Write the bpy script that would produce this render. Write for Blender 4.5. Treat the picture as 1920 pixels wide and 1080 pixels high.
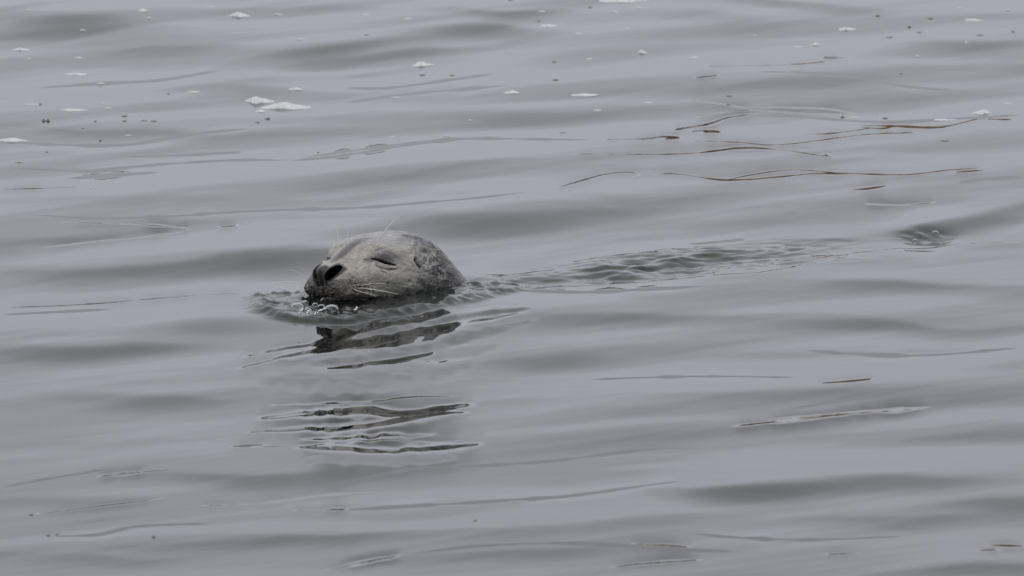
import bpy, math, random
import numpy as np
from mathutils import Vector, Matrix

scene = bpy.context.scene
for o in list(bpy.data.objects):
    bpy.data.objects.remove(o, do_unlink=True)
COL = scene.collection
random.seed(7)
R = math.radians

# ------------------------------------------------------------------ camera
K = 0.00072                       # metres per photo pixel at the seal
DIST = 14.0
ELEV = R(10.0)
cam_d = bpy.data.cameras.new('camera')
cam = bpy.data.objects.new('camera', cam_d)
COL.objects.link(cam)
scene.camera = cam
cam_d.sensor_width = 36.0
cam_d.lens = 36.0 * DIST / (1920 * K)
cam_d.clip_start = 0.5
cam_d.clip_end = 3000
CP = np.array([0.0, -DIST * math.cos(ELEV), DIST * math.sin(ELEV)])
cam.location = CP
cam.rotation_euler = (R(90) - ELEV, 0, 0)
cam_d.dof.use_dof = True
cam_d.dof.focus_distance = DIST * 1.005
cam_d.dof.aperture_fstop = 20

# ------------------------------------------------------------------ world: overcast sky
SUN_EL, SUN_AZ = R(62), R(205)     # azimuth from +Y clockwise: high behind the camera's left shoulder
w = bpy.data.worlds.new('World')
scene.world = w
w.use_nodes = True
nt = w.node_tree
nt.nodes.clear()
N = nt.nodes.new
LK = nt.links.new
sky = N('ShaderNodeTexSky')
sky.sky_type = 'NISHITA'
sky.sun_disc = False
sky.sun_elevation = SUN_EL
sky.sun_rotation = SUN_AZ
sky.dust_density = 3
hs = N('ShaderNodeHueSaturation')
hs.inputs['Saturation'].default_value = 0.35
LK(sky.outputs[0], hs.inputs['Color'])
tc = N('ShaderNodeTexCoord')
sx = N('ShaderNodeSeparateXYZ')
LK(tc.outputs['Generated'], sx.inputs[0])
ramp = N('ShaderNodeValToRGB')
ramp.color_ramp.elements[0].position = 0.0
ramp.color_ramp.elements[0].color = (0.635, 0.652, 0.71, 1)
e = ramp.color_ramp.elements.new(0.12)
e.color = (0.705, 0.719, 0.795, 1)
e = ramp.color_ramp.elements.new(0.35)
e.color = (0.74, 0.75, 0.81, 1)
ramp.color_ramp.elements[-1].position = 1.0
ramp.color_ramp.elements[-1].color = (1.0, 1.0, 1.0, 1)
LK(sx.outputs['Z'], ramp.inputs[0])
cn = N('ShaderNodeTexNoise')       # soft cloud masses
cn.inputs['Scale'].default_value = 2.2
cn.inputs['Detail'].default_value = 4
cmap = N('ShaderNodeMapping')
cmap.inputs['Scale'].default_value = (1, 1, 3)
LK(tc.outputs['Generated'], cmap.inputs[0])
LK(cmap.outputs[0], cn.inputs[0])
cr = N('ShaderNodeMapRange')
cr.inputs['From Min'].default_value = 0.3
cr.inputs['From Max'].default_value = 0.7
cr.inputs['To Min'].default_value = 11.6
cr.inputs['To Max'].default_value = 14.0
LK(cn.outputs[0], cr.inputs[0])
vm = N('ShaderNodeVectorMath')
vm.operation = 'SCALE'
LK(ramp.outputs[0], vm.inputs[0])
LK(cr.outputs[0], vm.inputs['Scale'])
mix = N('ShaderNodeMix')
mix.data_type = 'RGBA'
mix.inputs['Factor'].default_value = 0.9
LK(hs.outputs[0], mix.inputs[6])
LK(vm.outputs[0], mix.inputs[7])
bg = N('ShaderNodeBackground')
bg.inputs['Strength'].default_value = 0.1
LK(mix.outputs[2], bg.inputs[0])
wo = N('ShaderNodeOutputWorld')
LK(bg.outputs[0], wo.inputs[0])

sun_d = bpy.data.lights.new('sun', 'SUN')
sun_d.energy = 0.5
sun_d.angle = R(25)
sun_d.color = (1.0, 0.97, 0.93)
sun = bpy.data.objects.new('sun', sun_d)
COL.objects.link(sun)
sd = Vector((math.sin(SUN_AZ) * math.cos(SUN_EL), math.cos(SUN_AZ) * math.cos(SUN_EL), math.sin(SUN_EL)))
sun.rotation_euler = sd.to_track_quat('Z', 'Y').to_euler()

vs = scene.view_settings
vs.view_transform = 'Standard'
vs.look = 'None'
vs.exposure = 0.0
vs.gamma = 1.0
vs.use_curve_mapping = False
scene.render.engine = 'CYCLES'

# ------------------------------------------------------------------ projection helpers
Cr = np.array([1.0, 0, 0])
Cf = np.array([0, math.cos(ELEV), -math.sin(ELEV)])
Cu = np.array([0, math.sin(ELEV), math.cos(ELEV)])
FPX = DIST / K

def project(P):
    V = P - CP
    z = V @ Cf
    return 960 + FPX * (V @ Cr) / z, 540 - FPX * (V @ Cu) / z

def ground(px, py, z=0.0):
    """the point of the plane at height z seen at a photo pixel"""
    px = np.asarray(px, float)
    py = np.asarray(py, float)
    d = (px[..., None] - 960) / FPX * Cr + (540 - py[..., None]) / FPX * Cu + Cf
    t = (z - CP[2]) / d[..., 2]
    return CP + d * t[..., None]

# ------------------------------------------------------------------ numpy noise
def hash3(i, j, k, seed):
    n = (i.astype(np.int64) * 374761393 + j.astype(np.int64) * 668265263 + k.astype(np.int64) * 2147483647 + seed * 974634777) & 0xffffffff
    n = ((n ^ (n >> 13)) * 1274126177) & 0xffffffff
    n = ((n ^ (n >> 16)) * 2246822519) & 0xffffffff
    return ((n ^ (n >> 15)) & 0xffffff) / float(0xffffff)

def vnoise(x, y, z=None, seed=0):
    if z is None:
        z = np.zeros_like(x)
    xi, yi, zi = np.floor(x), np.floor(y), np.floor(z)
    fx, fy, fz = x - xi, y - yi, z - zi
    fx = fx * fx * fx * (fx * (fx * 6 - 15) + 10)
    fy = fy * fy * fy * (fy * (fy * 6 - 15) + 10)
    fz = fz * fz * fz * (fz * (fz * 6 - 15) + 10)
    r = 0
    for a in (0, 1):
        for b in (0, 1):
            for c in (0, 1):
                r = r + hash3(xi + a, yi + b, zi + c, seed) * (fx if a else 1 - fx) * (fy if b else 1 - fy) * (fz if c else 1 - fz)
    return r * 2 - 1

def fbm(x, y, z=None, seed=0, oct=4, gain=0.5):
    r, a, f = 0, 1.0, 1.0
    for i in range(oct):
        r = r + a * vnoise(x * f + 13.7 * i, y * f + 5.1 * i, None if z is None else z * f, seed + i)
        a *= gain
        f *= 2.03
    return r

def sstep(a, b, x):
    t = np.clip((x - a) / (b - a), 0, 1)
    return t * t * (3 - 2 * t)

def smooth_line(pts, n=5):
    """Catmull-Rom through the points"""
    p = [pts[0]] + list(pts) + [pts[-1]]
    out = []
    for i in range(1, len(p) - 2):
        for k in range(n):
            t = k / n
            out.append(tuple(.5 * ((2 * p[i][a]) + (-p[i-1][a] + p[i+1][a]) * t + (2*p[i-1][a] - 5*p[i][a] + 4*p[i+1][a] - p[i+2][a]) * t*t
                       + (-p[i-1][a] + 3*p[i][a] - 3*p[i+1][a] + p[i+2][a]) * t**3) for a in (0, 1)))
    return out + [tuple(pts[-1])]

def seg_dist(px, py, pts):
    """distance to a polyline, and position along it 0..1"""
    best = np.full(px.shape, 1e9)
    along = np.zeros(px.shape)
    L = [0]
    for a, b in zip(pts[:-1], pts[1:]):
        L.append(L[-1] + math.hypot(b[0] - a[0], b[1] - a[1]))
    for i, (a, b) in enumerate(zip(pts[:-1], pts[1:])):
        dx, dy = b[0] - a[0], b[1] - a[1]
        l2 = dx * dx + dy * dy
        t = np.clip(((px - a[0]) * dx + (py - a[1]) * dy) / l2, 0, 1)
        d = np.hypot(px - a[0] - t * dx, py - a[1] - t * dy)
        m = d < best
        best = np.where(m, d, best)
        along = np.where(m, (L[i] + t * (L[i + 1] - L[i])) / L[-1], along)
    return best, along

# ------------------------------------------------------------------ material helpers
def mat(name):
    m = bpy.data.materials.new(name)
    m.use_nodes = True
    return m, m.node_tree, m.node_tree.nodes['Principled BSDF']

def mesh_obj(name, verts, faces, m, parent=None, smooth=True):
    me = bpy.data.meshes.new(name)
    verts = np.asarray(verts, dtype=np.float32)
    faces = np.asarray(faces, dtype=np.int32)
    k = faces.shape[1]
    me.vertices.add(len(verts))
    me.vertices.foreach_set('co', verts.ravel())
    me.loops.add(faces.size)
    me.loops.foreach_set('vertex_index', faces.ravel())
    me.polygons.add(len(faces))
    me.polygons.foreach_set('loop_start', np.arange(0, faces.size, k, dtype=np.int32))
    if smooth:
        me.polygons.foreach_set('use_smooth', np.ones(len(faces), dtype=bool))
    me.update(calc_edges=True)
    me.validate()
    me.materials.append(m)
    o = bpy.data.objects.new(name, me)
    COL.objects.link(o)
    if parent:
        o.parent = parent
    return o

def tag(o, label=None, cat=None, group=None, kind=None):
    if label: o['label'] = label
    if cat: o['category'] = cat
    if group: o['group'] = group
    if kind: o['kind'] = kind
    return o

def gridfaces(nr, nc, wrap=False):
    i = np.arange(nr - 1)[:, None]
    j = np.arange(nc if wrap else nc - 1)[None, :]
    j2 = (j + 1) % nc
    a = i * nc + j
    b = i * nc + j2
    c = (i + 1) * nc + j2
    d = (i + 1) * nc + j
    return np.stack([a, b, c, d], -1).reshape(-1, 4)

# ------------------------------------------------------------------ WATER
STEP = 0.8
ys_px = np.arange(1150, -66, -STEP)
y_f = ground(np.full(len(ys_px), 960.0), ys_px)[:, 1]
gx_near, gx_far = 0.84, 0.84
x_f = np.arange(-0.92, 0.9201, 0.0034)
def grow(start, step, end, r=1.13):
    out, v = [], start
    while v < end:
        step *= r
        v += step
        out.append(v)
    return np.array(out)
gx = grow(0.92, 0.0034, 450, 1.2)
gyf = grow(y_f[-1], 0.006, 500, 1.15)
gyn = grow(-y_f[0], 0.004, 60, 1.2)
X = np.concatenate([-gx[::-1], x_f, gx])
Y = np.concatenate([-gyn[::-1], y_f, gyf])
XX, YY = np.meshgrid(X, Y)
PX, PY = project(np.stack([XX, YY, np.zeros_like(XX)], -1))
# the fine region (everything the painted slopes touch)
ya, yb = len(gyn), len(gyn) + len(y_f)
xa, xb = len(gx), len(gx) + len(x_f)
sub = (slice(ya, yb), slice(xa, xb))
px, py = PX[sub], PY[sub]
wx, wy = XX[sub], YY[sub]

S = np.zeros_like(px)            # dh/dy : + faces the camera, - faces away

# (a) broad hollows and swells: cx, cy, half width, half height, tilt, slope
B = [(130,50,170,22,-.03,.050),(280,92,190,13,0,.025),(640,22,200,10,0,.018),(615,100,150,15,-.14,.035),
     (540,140,210,11,-.05,.028),(905,62,120,13,-.10,.045),(760,97,190,14,-.10,.042),(965,27,90,8,.03,.04),
     (1330,32,120,16,0,.022),(1480,12,160,8,.03,.026),(1800,88,160,13,-.03,.032),(420,168,160,10,.03,.024),
     (980,214,190,14,-.04,.018),(1600,168,240,18,.02,.014),(250,246,210,10,.02,.02),(1480,232,120,12,0,.010),
     (300,498,300,16,-.04,.044),(540,478,190,22,-.06,.046),(900,412,230,26,-.02,.052),(1250,372,190,17,-.03,.020),
     (1010,395,200,12,0,.012),(430,615,130,30,-.06,.036),(300,650,230,15,-.02,.028),(120,655,190,16,0,.018),
     (1860,405,130,17,-.15,.034),(1760,540,280,11,-.01,.028),(1150,553,200,10,0,.010),(1250,597,430,11,-.01,.020),
     (930,690,230,18,-.10,.034),(640,722,240,14,-.05,.034),(1500,738,260,10,-.01,.016),(230,752,270,15,0,.028),
     (1400,920,150,15,0,.052),(1330,905,220,12,0,.012),(1720,905,230,17,-.03,.028),(1890,948,170,17,-.08,.032),
     (1690,968,180,12,-.02,.022),(500,893,190,14,-.02,.034),(60,940,170,12,-.02,.018),(700,1000,290,12,-.02,.034),
     (430,1015,220,10,-.02,.02),(1870,1068,230,16,-.08,.038),(1600,775,260,14,-.07,.014),(1500,820,300,10,-.05,.012),
     (1800,820,220,14,-.06,.020),(420,420,200,14,.02,.012),(250,380,260,12,0,.014),(760,330,240,16,-.08,.014),
     (600,250,260,14,-.08,.012),(1000,1040,250,10,0,.016),(1150,880,200,14,-.05,.014),(200,1045,200,12,0,.014),
     (1700,610,300,10,0,.018),(1650,655,260,9,-.02,.014),(1150,650,240,10,-.04,.012),(950,750,200,12,-.05,.012),
     # brighter (facing away)
     (1700,300,300,20,0,-.010),(300,210,200,20,-.02,-.012),(950,560,250,10,0,-.014),(1050,340,250,14,-.05,-.010),
     (1500,700,300,14,0,-.010),(200,560,230,18,-.04,-.012),(650,420,300,14,-.05,-.014),(650,120,300,8,-.12,-.014)]
for cx, cy, hw, hh, ti, s in B:
    v = py - (cy + ti * (px - cx)) - 5 * np.sin((px - cx) / hw * 1.7 + cy)
    v = v - 7 * vnoise(px / 150, py / 200, seed=int(cx) % 97)
    S += 3.2 * s * np.exp(-((px - cx) / hw) ** 2) * np.exp(-(v / np.where(v < 0, .55 * hh, 1.4 * hh)) ** 2)

# (b) natural wave trains, crests running slightly up to the right
rs = np.random.RandomState(11)
wyw = wy + .045 * vnoise(wx / .33, wy / .8, seed=81) + .018 * vnoise(wx / .14, wy / .3, seed=82)
for lam, amp, n in ((1.1, .014, 4), (.55, .016, 6), (.30, .013, 8), (.17, .008, 9), (.10, .003, 8)):
    for i in range(n):
        th = R(90 + 24 + rs.normal(0, 15))
        l = lam * rs.uniform(.75, 1.3)
        k = 2 * math.pi / l
        ph = rs.uniform(0, 6.28)
        mod = 1 + .9 * vnoise(wx / .5 + i * 7.3, wy / .9 + lam * 31, seed=40 + i)
        S += amp / math.sqrt(n) * 1.2 * mod * (lambda q_: np.sin(q_) + .28 * np.cos(2 * q_))(k * (wx * math.cos(th) + wyw * math.sin(th)) + ph)

# (c) fine glassy streaks
S += .010 * fbm(px / 230, (py + .14 * px) / 7, seed=3, oct=3)
S += .006 * fbm(px / 300, (py + .10 * px) / 16, seed=9, oct=2)

# (d) sharp little creases that mirror the shore: polyline, half thickness, slope
S_fine = np.zeros_like(S)
D_f, W_f = np.zeros_like(S), np.zeros_like(S)
EA = ELEV + np.arctan((py - 540) / FPX)       # how steeply the camera looks down at each point
H = [
 ([(1280,186),(1340,190),(1400,197),(1470,196),(1560,198),(1613,207)],1.5,.085),
 ([(1295,217),(1360,205),(1420,203),(1520,207),(1600,207)],1.4,.085),
 ([(1255,243),(1290,236),(1335,226),(1365,216),(1425,208)],2.4,.10),
 ([(1380,213),(1480,211),(1560,217),(1660,222),(1740,221),(1840,217),(1930,212)],1.3,.085),
 ([(1500,251),(1560,247),(1620,238),(1650,233)],2.0,.10),
 ([(1600,231),(1640,229),(1690,232),(1760,237),(1810,227),(1835,221),(1910,224)],2.3,.105),
 ([(1610,233),(1650,237),(1680,232)],2.2,.10),
 ([(1130,262),(1200,261),(1250,256),(1272,259),(1235,263)],1.9,.10),
 ([(1280,266),(1380,266),(1460,272),(1540,262),(1620,250),(1700,247),(1738,249)],1.5,.09),
 ([(1290,245),(1320,243),(1350,245),(1310,248)],2.0,.10),
 ([(1058,293),(1150,292),(1280,290),(1340,284),(1400,278),(1480,285),(1545,294),(1583,297)],1.7,.10),
 ([(1543,288),(1555,293)],1.6,.10),
 ([(1038,360),(1080,345),(1130,330),(1175,325),(1198,329),(1178,338)],1.6,.095),
 ([(1200,333),(1260,328),(1330,338),(1385,341),(1440,336),(1520,328),(1600,328),(1700,332),(1780,322),(1850,317),(1874,320)],1.6,.095),
 ([(1350,342),(1400,331),(1470,320),(1530,321),(1600,330)],1.4,.09),
 ([(1785,328),(1850,323)],1.6,.09),([(1790,348),(1850,339),(1925,335)],1.3,.085),([(1585,360),(1630,358),(1668,352)],1.7,.09),
 ([(1320,125),(1480,125),(1560,119)],1.4,.085),([(1540,111),(1592,113)],1.8,.095),
 ([(1410,138),(1500,142),(1620,150),(1700,160),(1800,166)],1.2,.08),([(1300,150),(1350,144)],1.5,.085),
 ([(1620,385),(1700,385),(1755,380)],1.6,.095),([(1470,402),(1500,400)],1.3,.085),([(1690,470),(1760,466)],1.6,.09),
 ([(230,291),(330,288),(440,281),(460,282)],1.3,.08),([(0,313),(100,316),(180,318),(300,306),(440,298),(560,301)],1.2,.075),
 ([(535,302),(640,292),(760,272),(872,259)],1.3,.08),([(550,297),(680,280),(800,264),(872,258),(1000,259),(1120,263)],1.1,.07),
 ([(120,333),(210,327),(300,323)],1.3,.08),([(0,355),(150,352)],1.4,.08),
 ([(20,404),(80,409),(200,411),(330,407),(480,396),(700,386),(900,376),(1010,362)],1.1,.07),
 ([(97,419),(200,420),(300,423),(352,428),(300,439),(180,450),(60,463)],1.4,.08),([(408,426),(450,424)],1.7,.085),
 ([(0,262),(100,267),(230,268),(330,255),(480,240)],1.2,.07),([(60,160),(180,150),(300,145),(420,128)],1.1,.065),
 ([(640,160),(720,163),(800,155),(940,135)],1.1,.065),([(640,190),(760,176),(900,167),(960,163)],1.2,.07),
 ([(0,574),(120,569),(300,554),(420,546),(470,543)],1.5,.075),([(0,590),(180,579),(212,578)],1.2,.07),
 ([(600,910),(700,893),(780,881),(900,872),(1040,862),(1180,843),(1290,832)],1.2,.07),
 ([(600,957),(760,950),(900,942),(1060,930),(1200,911),(1290,903)],1.2,.07),
 ([(600,1068),(680,1052),(735,1043),(757,1039)],2.4,.09),([(757,1040),(900,1026),(1060,1023),(1280,1031),(1400,1033)],1.3,.075),
 ([(1180,1022),(1230,1024),(1300,1027)],2.0,.085),([(1140,1064),(1220,1055),(1320,1048)],1.8,.08),
 ([(1360,802),(1440,793),(1520,783),(1600,775),(1680,768),(1757,760)],3.0,.095),([(1520,780),(1600,771),(1690,763)],1.6,.09),
 ([(1480,767),(1540,758),(1600,750),(1660,740),(1760,727)],1.2,.08),([(1533,725),(1600,720),(1642,715)],1.6,.085),
 ([(1545,1038),(1612,1035)],2.4,.09),([(1830,1031),(1875,1031)],2.0,.085),([(1850,1020),(1925,1023)],1.8,.085),
 ([(368,945),(480,940),(600,925),(705,918)],1.5,.08),([(550,954),(660,954)],1.9,.085),([(60,963),(150,953),(280,938),(320,930)],1.4,.075),
 ([(180,893),(230,888),(310,880)],1.6,.075),([(210,893),(260,885),(320,882)],1.2,.07),([(430,838),(500,834)],1.8,.08),
 ([(0,915),(80,900),(200,880)],1.2,.07),([(90,1004),(180,1002),(260,985),(400,980)],1.1,.065),([(1100,708),(1300,706),(1500,712)],1.1,.065),
 ([(1290,458),(1350,452),(1400,447)],1.2,.06),([(1290,1000),(1500,1010),(1700,1000)],1.1,.06),([(1500,655),(1700,665),(1920,650)],1.2,.055),
 ([(960,545),(1100,551),(1330,541)],1.3,.06)]
# (e) the train of ripples in front of the seal that carries its broken reflection
calm = np.exp(-((px - 700) / 300) ** 4) * np.exp(-((py - 740) / 150) ** 4)
S *= 1 - .75 * calm
S_mid = np.zeros_like(S)
RB = [([(780,674),(860,662),(940,648)],7,+.03),
      ([(640,634),(700,626),(780,611),(870,596),(1000,586)],4.5,+.125),
      ([(560,686),(640,678),(760,660),(900,630),(1010,602)],7,+.075),
      ([(440,668),(520,652),(620,636),(700,612),(860,588),(975,577)],7,-.03),
      ([(430,692),(520,672),(640,652),(760,630),(880,608),(1000,588)],8.5,-.030),
      ([(606,692),(700,684),(820,661)],6.5,-.035),
      ([(480,715),(620,712),(780,700),(900,680)],14,+.040),
      ([(500,755),(640,746),(760,740),(860,737)],1.8,-.075),
      ([(470,782),(560,774),(660,765),(760,770),(900,756)],14,-.078),
      ([(600,789),(700,786),(760,777)],1.6,+.04),
      ([(450,810),(560,804),(680,798),(760,786),(890,773)],9.5,-.082),
      ([(560,826),(680,821),(820,813)],6,-.090),
      ([(430,842),(600,836),(720,830),(870,824)],1.9,-.085),
      ([(545,840),(620,850),(720,851),(800,843),(915,834)],11.5,-.100),
      ([(560,868),(700,870),(860,862)],8,+.03)]
BASE_Y = ground(np.array(666.0), np.array(486.0), .048)[1]
dist_ = np.maximum(BASE_Y + .01 - wy, .05)
lip_y = ground(np.full(px.shape, 700.0), np.interp(px, [440, 500, 600, 760, 860, 960, 1020], [585, 598, 606, 596, 576, 552, 540]))[..., 1]
head_part = sstep(560, 610, px) * sstep(905, 800, px)
D_seal = -(EA - np.arctan((.024 + .010 * sstep(.55, .3, dist_)) * head_part / dist_ + (1 - head_part) * .0045 / np.maximum(lip_y - wy, .02))) / 2   # tilt that mirrors the head, or beside it the dark lip of the bow wave
D_mid, W_mid = np.zeros_like(S), np.zeros_like(S)
for pts, th, s in RB:
    P = np.array(pts)
    m = (px > P[:, 0].min() - 60) & (px < P[:, 0].max() + 60) & (py > P[:, 1].min() - 40) & (py < P[:, 1].max() + 40)
    a_, b_ = px[m], py[m]
    d, al = seg_dist(a_, b_, smooth_line(pts, 4))
    wob = 1 + .35 * vnoise(a_ / 70, b_ / 14, seed=21) + .25 * vnoise(a_ / 24, b_ / 7, seed=22)
    tap = .2 + .9 * np.sin(np.clip(al, 0, 1) * math.pi) ** .7
    q = np.exp(-(d / ((th + 1.0) * wob * tap)) ** 4) * sstep(0, .06, al) * sstep(1, .94, al)
    D_mid[m] = D_mid[m] * (1 - q) + q * (D_seal[m] if s < 0 else s * (1 + .5 * vnoise(a_ / 16, b_ / 4, seed=24)))
    W_mid[m] = np.maximum(W_mid[m], q)
S += calm * .010 * fbm(px / 60, (py + .1 * px) / 5, seed=31, oct=3)

# (f) churned water round the muzzle and along the flank
def in_poly(x, y, P):
    r = np.zeros(x.shape, bool)
    n = len(P)
    for i in range(n):
        (xa_, ya_), (xb_, yb_) = P[i], P[(i + 1) % n]
        c = ((ya_ > y) != (yb_ > y))
        xi = (xb_ - xa_) * (y - ya_) / (yb_ - ya_ + 1e-9) + xa_
        r ^= c & (x < xi)
    return r
def blur(a, n0, n1, it=2):
    for _ in range(it):
        for ax, n in ((0, n0), (1, n1)):
            if n < 1: continue
            p = np.concatenate([np.repeat(a.take([0], ax), n + 1, ax), a, np.repeat(a.take([-1], ax), n, ax)], ax)
            c = np.cumsum(p, ax)
            L = a.shape[ax]
            a = (c.take(np.arange(2 * n + 1, 2 * n + 1 + L), ax) - c.take(np.arange(0, L), ax)) / (2 * n + 1)
    return a
churn = blur(in_poly(px, py, [(463,556),(478,584),(520,598),(580,605),(650,606),(760,594),(860,574),(960,548),(1000,536),(940,530),(880,532),(560,548),(500,550)]).astype(float), 2, 2)
n_c = fbm((wx + .35 * wy) / .013, (wy - .2 * wx) / .030, seed=51, oct=3, gain=.55)
lf = sstep(660, 600, px)
lip = .0035 + (.0035 + .0010 * lf) * sstep(1000, 820, px)
n_s = vnoise((wx + .3 * wy) / .009, (wy - .15 * wx) / .012, seed=57)
h_local = churn * (lip + (.0022 + .0003 * lf) * n_c + .0011 * n_s)
wk = np.exp(-(((px - 1240) / 185) ** 2)) * np.exp(-((py - (500 - .10 * (px - 1230))) / 24) ** 4)
wk2 = np.exp(-(((px - 1480) / 130) ** 2)) * np.exp(-((py - (478 - .05 * (px - 1480))) / 26) ** 4)
wk3 = np.exp(-(((px - 960) / 90) ** 2)) * np.exp(-((py - (528 - .04 * (px - 960))) / 14) ** 4)
n_w = fbm((wx + .1 * wy) / .060, (wy - .35 * wx) / .042, seed=61, oct=4, gain=.52)
n_w2 = 1 - np.abs(fbm((wx + .1 * wy) / .10, (wy - .35 * wx) / .08, seed=63, oct=3, gain=.5)) * 1.6
h_local += wk * (.0022 * n_w + .0022 * (n_w2 - n_w2.mean())) + wk2 * .0014 * n_w + wk3 * .0012 * n_w + (wk + .6 * wk3) * .0017 * vnoise((wx + .1 * wy) / .030, (wy - .3 * wx) / .018, seed=69)
for cx, cy, hw, hh, ti, s in [(1190,500,130,10,-.13,.22),(1130,518,90,5,-.04,.22),(1270,490,55,6,-.18,.22),(1370,478,90,7,.02,.05),
                              (1735,438,48,7,-.10,.36),(1740,430,70,10,-.12,.08),(1850,415,120,10,-.12,.05),(1560,450,70,2.5,0,.10),(1440,460,110,6,-.02,.05),
                              (905,524,40,5,.12,.10),(930,533,60,3,0,.08)]:
    v = py - (cy + ti * (px - cx))
    S_mid += s * np.exp(-((px - cx) / hw) ** 2) * np.exp(-(v / hh) ** 2)
core = np.exp(-(((px - 1195) / 125) ** 2)) * np.exp(-((py - (506 - .13 * (px - 1195))) / 13) ** 4)
h_local += core * (.0042 * vnoise((wx + .2 * wy) / .055, (wy - .4 * wx) / .030, seed=71) + .0022 * vnoise((wx + .2 * wy) / .022, (wy - .4 * wx) / .014, seed=72))
spot = np.exp(-(((px - 1730) / 50) ** 2)) * np.exp(-((py - 441) / 7) ** 2)
h_local += spot * .0022 * fbm(wx / .022, wy / .035, seed=66, oct=3)
FINE_WAKE = [([(880,545),(960,537),(1060,537),(1180,530),(1330,519)],1.8,-.10),([(1330,519),(1420,515),(1500,500),(1560,481)],1.6,-.09),
             ([(1560,481),(1680,466),(1800,452),(1920,450)],1.3,-.07)]

# slopes -> heights
edge = sstep(-62, -20, py) * sstep(1146, 1110, py) * sstep(.92, .86, np.abs(wx))
dy = np.gradient(y_f)[:, None]
def compact(L, n):
    q = L * dy
    return (q - blur(q, int(round(n / STEP)), 0, 2)) / dy
for _ in range(4):                 # no broad swell leans back far enough to mirror the shore
    net0 = compact(S, 70)
    lim = -EA / 2 * .31
    S += np.maximum(0, lim - net0) * 1.0
net0 = compact(S, 70)
for _ in range(14):
    net = net0 + compact(S_mid, 24)
    S_mid += W_mid * (D_mid - net) + (1 - W_mid) * np.maximum(0, -EA / 2 * .5 - net)
base_s = net0 + compact(S_mid, 24)
for pts, th, s in H:
    P = np.array(pts)
    x0, x1, y0, y1 = P[:, 0].min() - 8, P[:, 0].max() + 8, P[:, 1].min() - 12, P[:, 1].max() + 12
    m = (px > x0) & (px < x1) & (py > y0) & (py < y1)
    d, al = seg_dist(px[m], py[m], smooth_line(pts))
    wob = 1 + .9 * fbm(px[m] / 42, py[m] / 60, seed=77, oct=2)
    t2 = (th * 1.3 if th >= 1.4 else th * 1.25) * np.clip(.3 + .8 * wob, .25, 2.0) * (.35 + .75 * np.sin(np.clip(al, 0, 1) * math.pi) ** .6)
    c_ = .88 if th >= 1.4 else -.55      # brown shore in the strong creases, a soft grey trough in the faint ones
    q = np.exp(-(d / t2) ** 2) * sstep(0, .12, al) * sstep(1, .88, al)
    D_f[m] = np.where(q > W_f[m], -(EA[m] / 2) * c_, D_f[m])
    W_f[m] = np.maximum(W_f[m], q)
for _ in range(5):
    net = blur(base_s + compact(S_fine, 9), 1, 0, 1)
    S_fine += np.where(W_f > .6, 1, W_f) * (D_f - net) * (W_f > .15)
for pts, th, s in FINE_WAKE:
    d, al = seg_dist(px, py, pts)
    S_fine += s * np.exp(-(d / th) ** 2) * sstep(0, .05, al) * sstep(1, .95, al)
Hf = h_local
for layer, nb_ in ((S, 70), (S_mid, 24), (S_fine, 9)):
    q = layer * edge * dy
    Hf = Hf + np.cumsum(q - blur(q, int(round(nb_ / STEP)), 0, 2), 0)
Hf = Hf * edge
Z = np.zeros_like(XX)
Z[sub] = Hf
# swell of the open water round the framed patch
far = 1 - sstep(.5, 1.0, np.clip(np.minimum(1, 0), 0, 1)) * 0
stepx = np.gradient(X)[None, :]
stepy = np.gradient(Y)[:, None]
mask = np.ones_like(XX)
mask[sub] = 1 - edge
for lam, slope in ((9., .02), (3.1, .03), (1.2, .03), (.6, .03), (.33, .025)):
    for i in range(3):
        th = R(90 + 20 + rs.normal(0, 16)); l = lam * rs.uniform(.8, 1.2); k = 2 * math.pi / l
        fade = np.clip(1.6 - 4 * np.maximum(stepx * abs(math.cos(th)), stepy * abs(math.sin(th))) / l, 0, 1)
        Z += mask * fade * slope / k * .8 * np.sin(k * (XX * math.cos(th) + YY * math.sin(th)) + rs.uniform(0, 6))

def water_z(x, y):
    i = np.clip(np.searchsorted(Y, y), 1, len(Y) - 1)
    j = np.clip(np.searchsorted(X, x), 1, len(X) - 1)
    return float(Z[i, j])

mw, tw, bw = mat('water_surface')
bw.inputs['Base Color'].default_value = (0.007, 0.009, 0.008, 1)
bw.inputs['Roughness'].default_value = 0.02
bw.inputs['IOR'].default_value = 1.34
nn = tw.nodes.new('ShaderNodeTexNoise')
nn.inputs['Scale'].default_value = 5.0
nn.inputs['Detail'].default_value = 5
tcw = tw.nodes.new('ShaderNodeTexCoord')
mpw = tw.nodes.new('ShaderNodeMapping')
mpw.inputs['Rotation'].default_value = (0, 0, R(-20))
mpw.inputs['Scale'].default_value = (1, 2.4, 1)
tw.links.new(tcw.outputs['Object'], mpw.inputs[0])
tw.links.new(mpw.outputs[0], nn.inputs[0])
bpw = tw.nodes.new('ShaderNodeBump')
bpw.inputs['Strength'].default_value = 0.25
bpw.inputs['Distance'].default_value = 0.0012
tw.links.new(nn.outputs[0], bpw.inputs['Height'])
tw.links.new(bpw.outputs[0], bw.inputs['Normal'])
water = mesh_obj('water', np.stack([XX, YY, Z], -1).reshape(-1, 3), gridfaces(len(Y), len(X)), mw)
tag(water, kind='structure')

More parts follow.
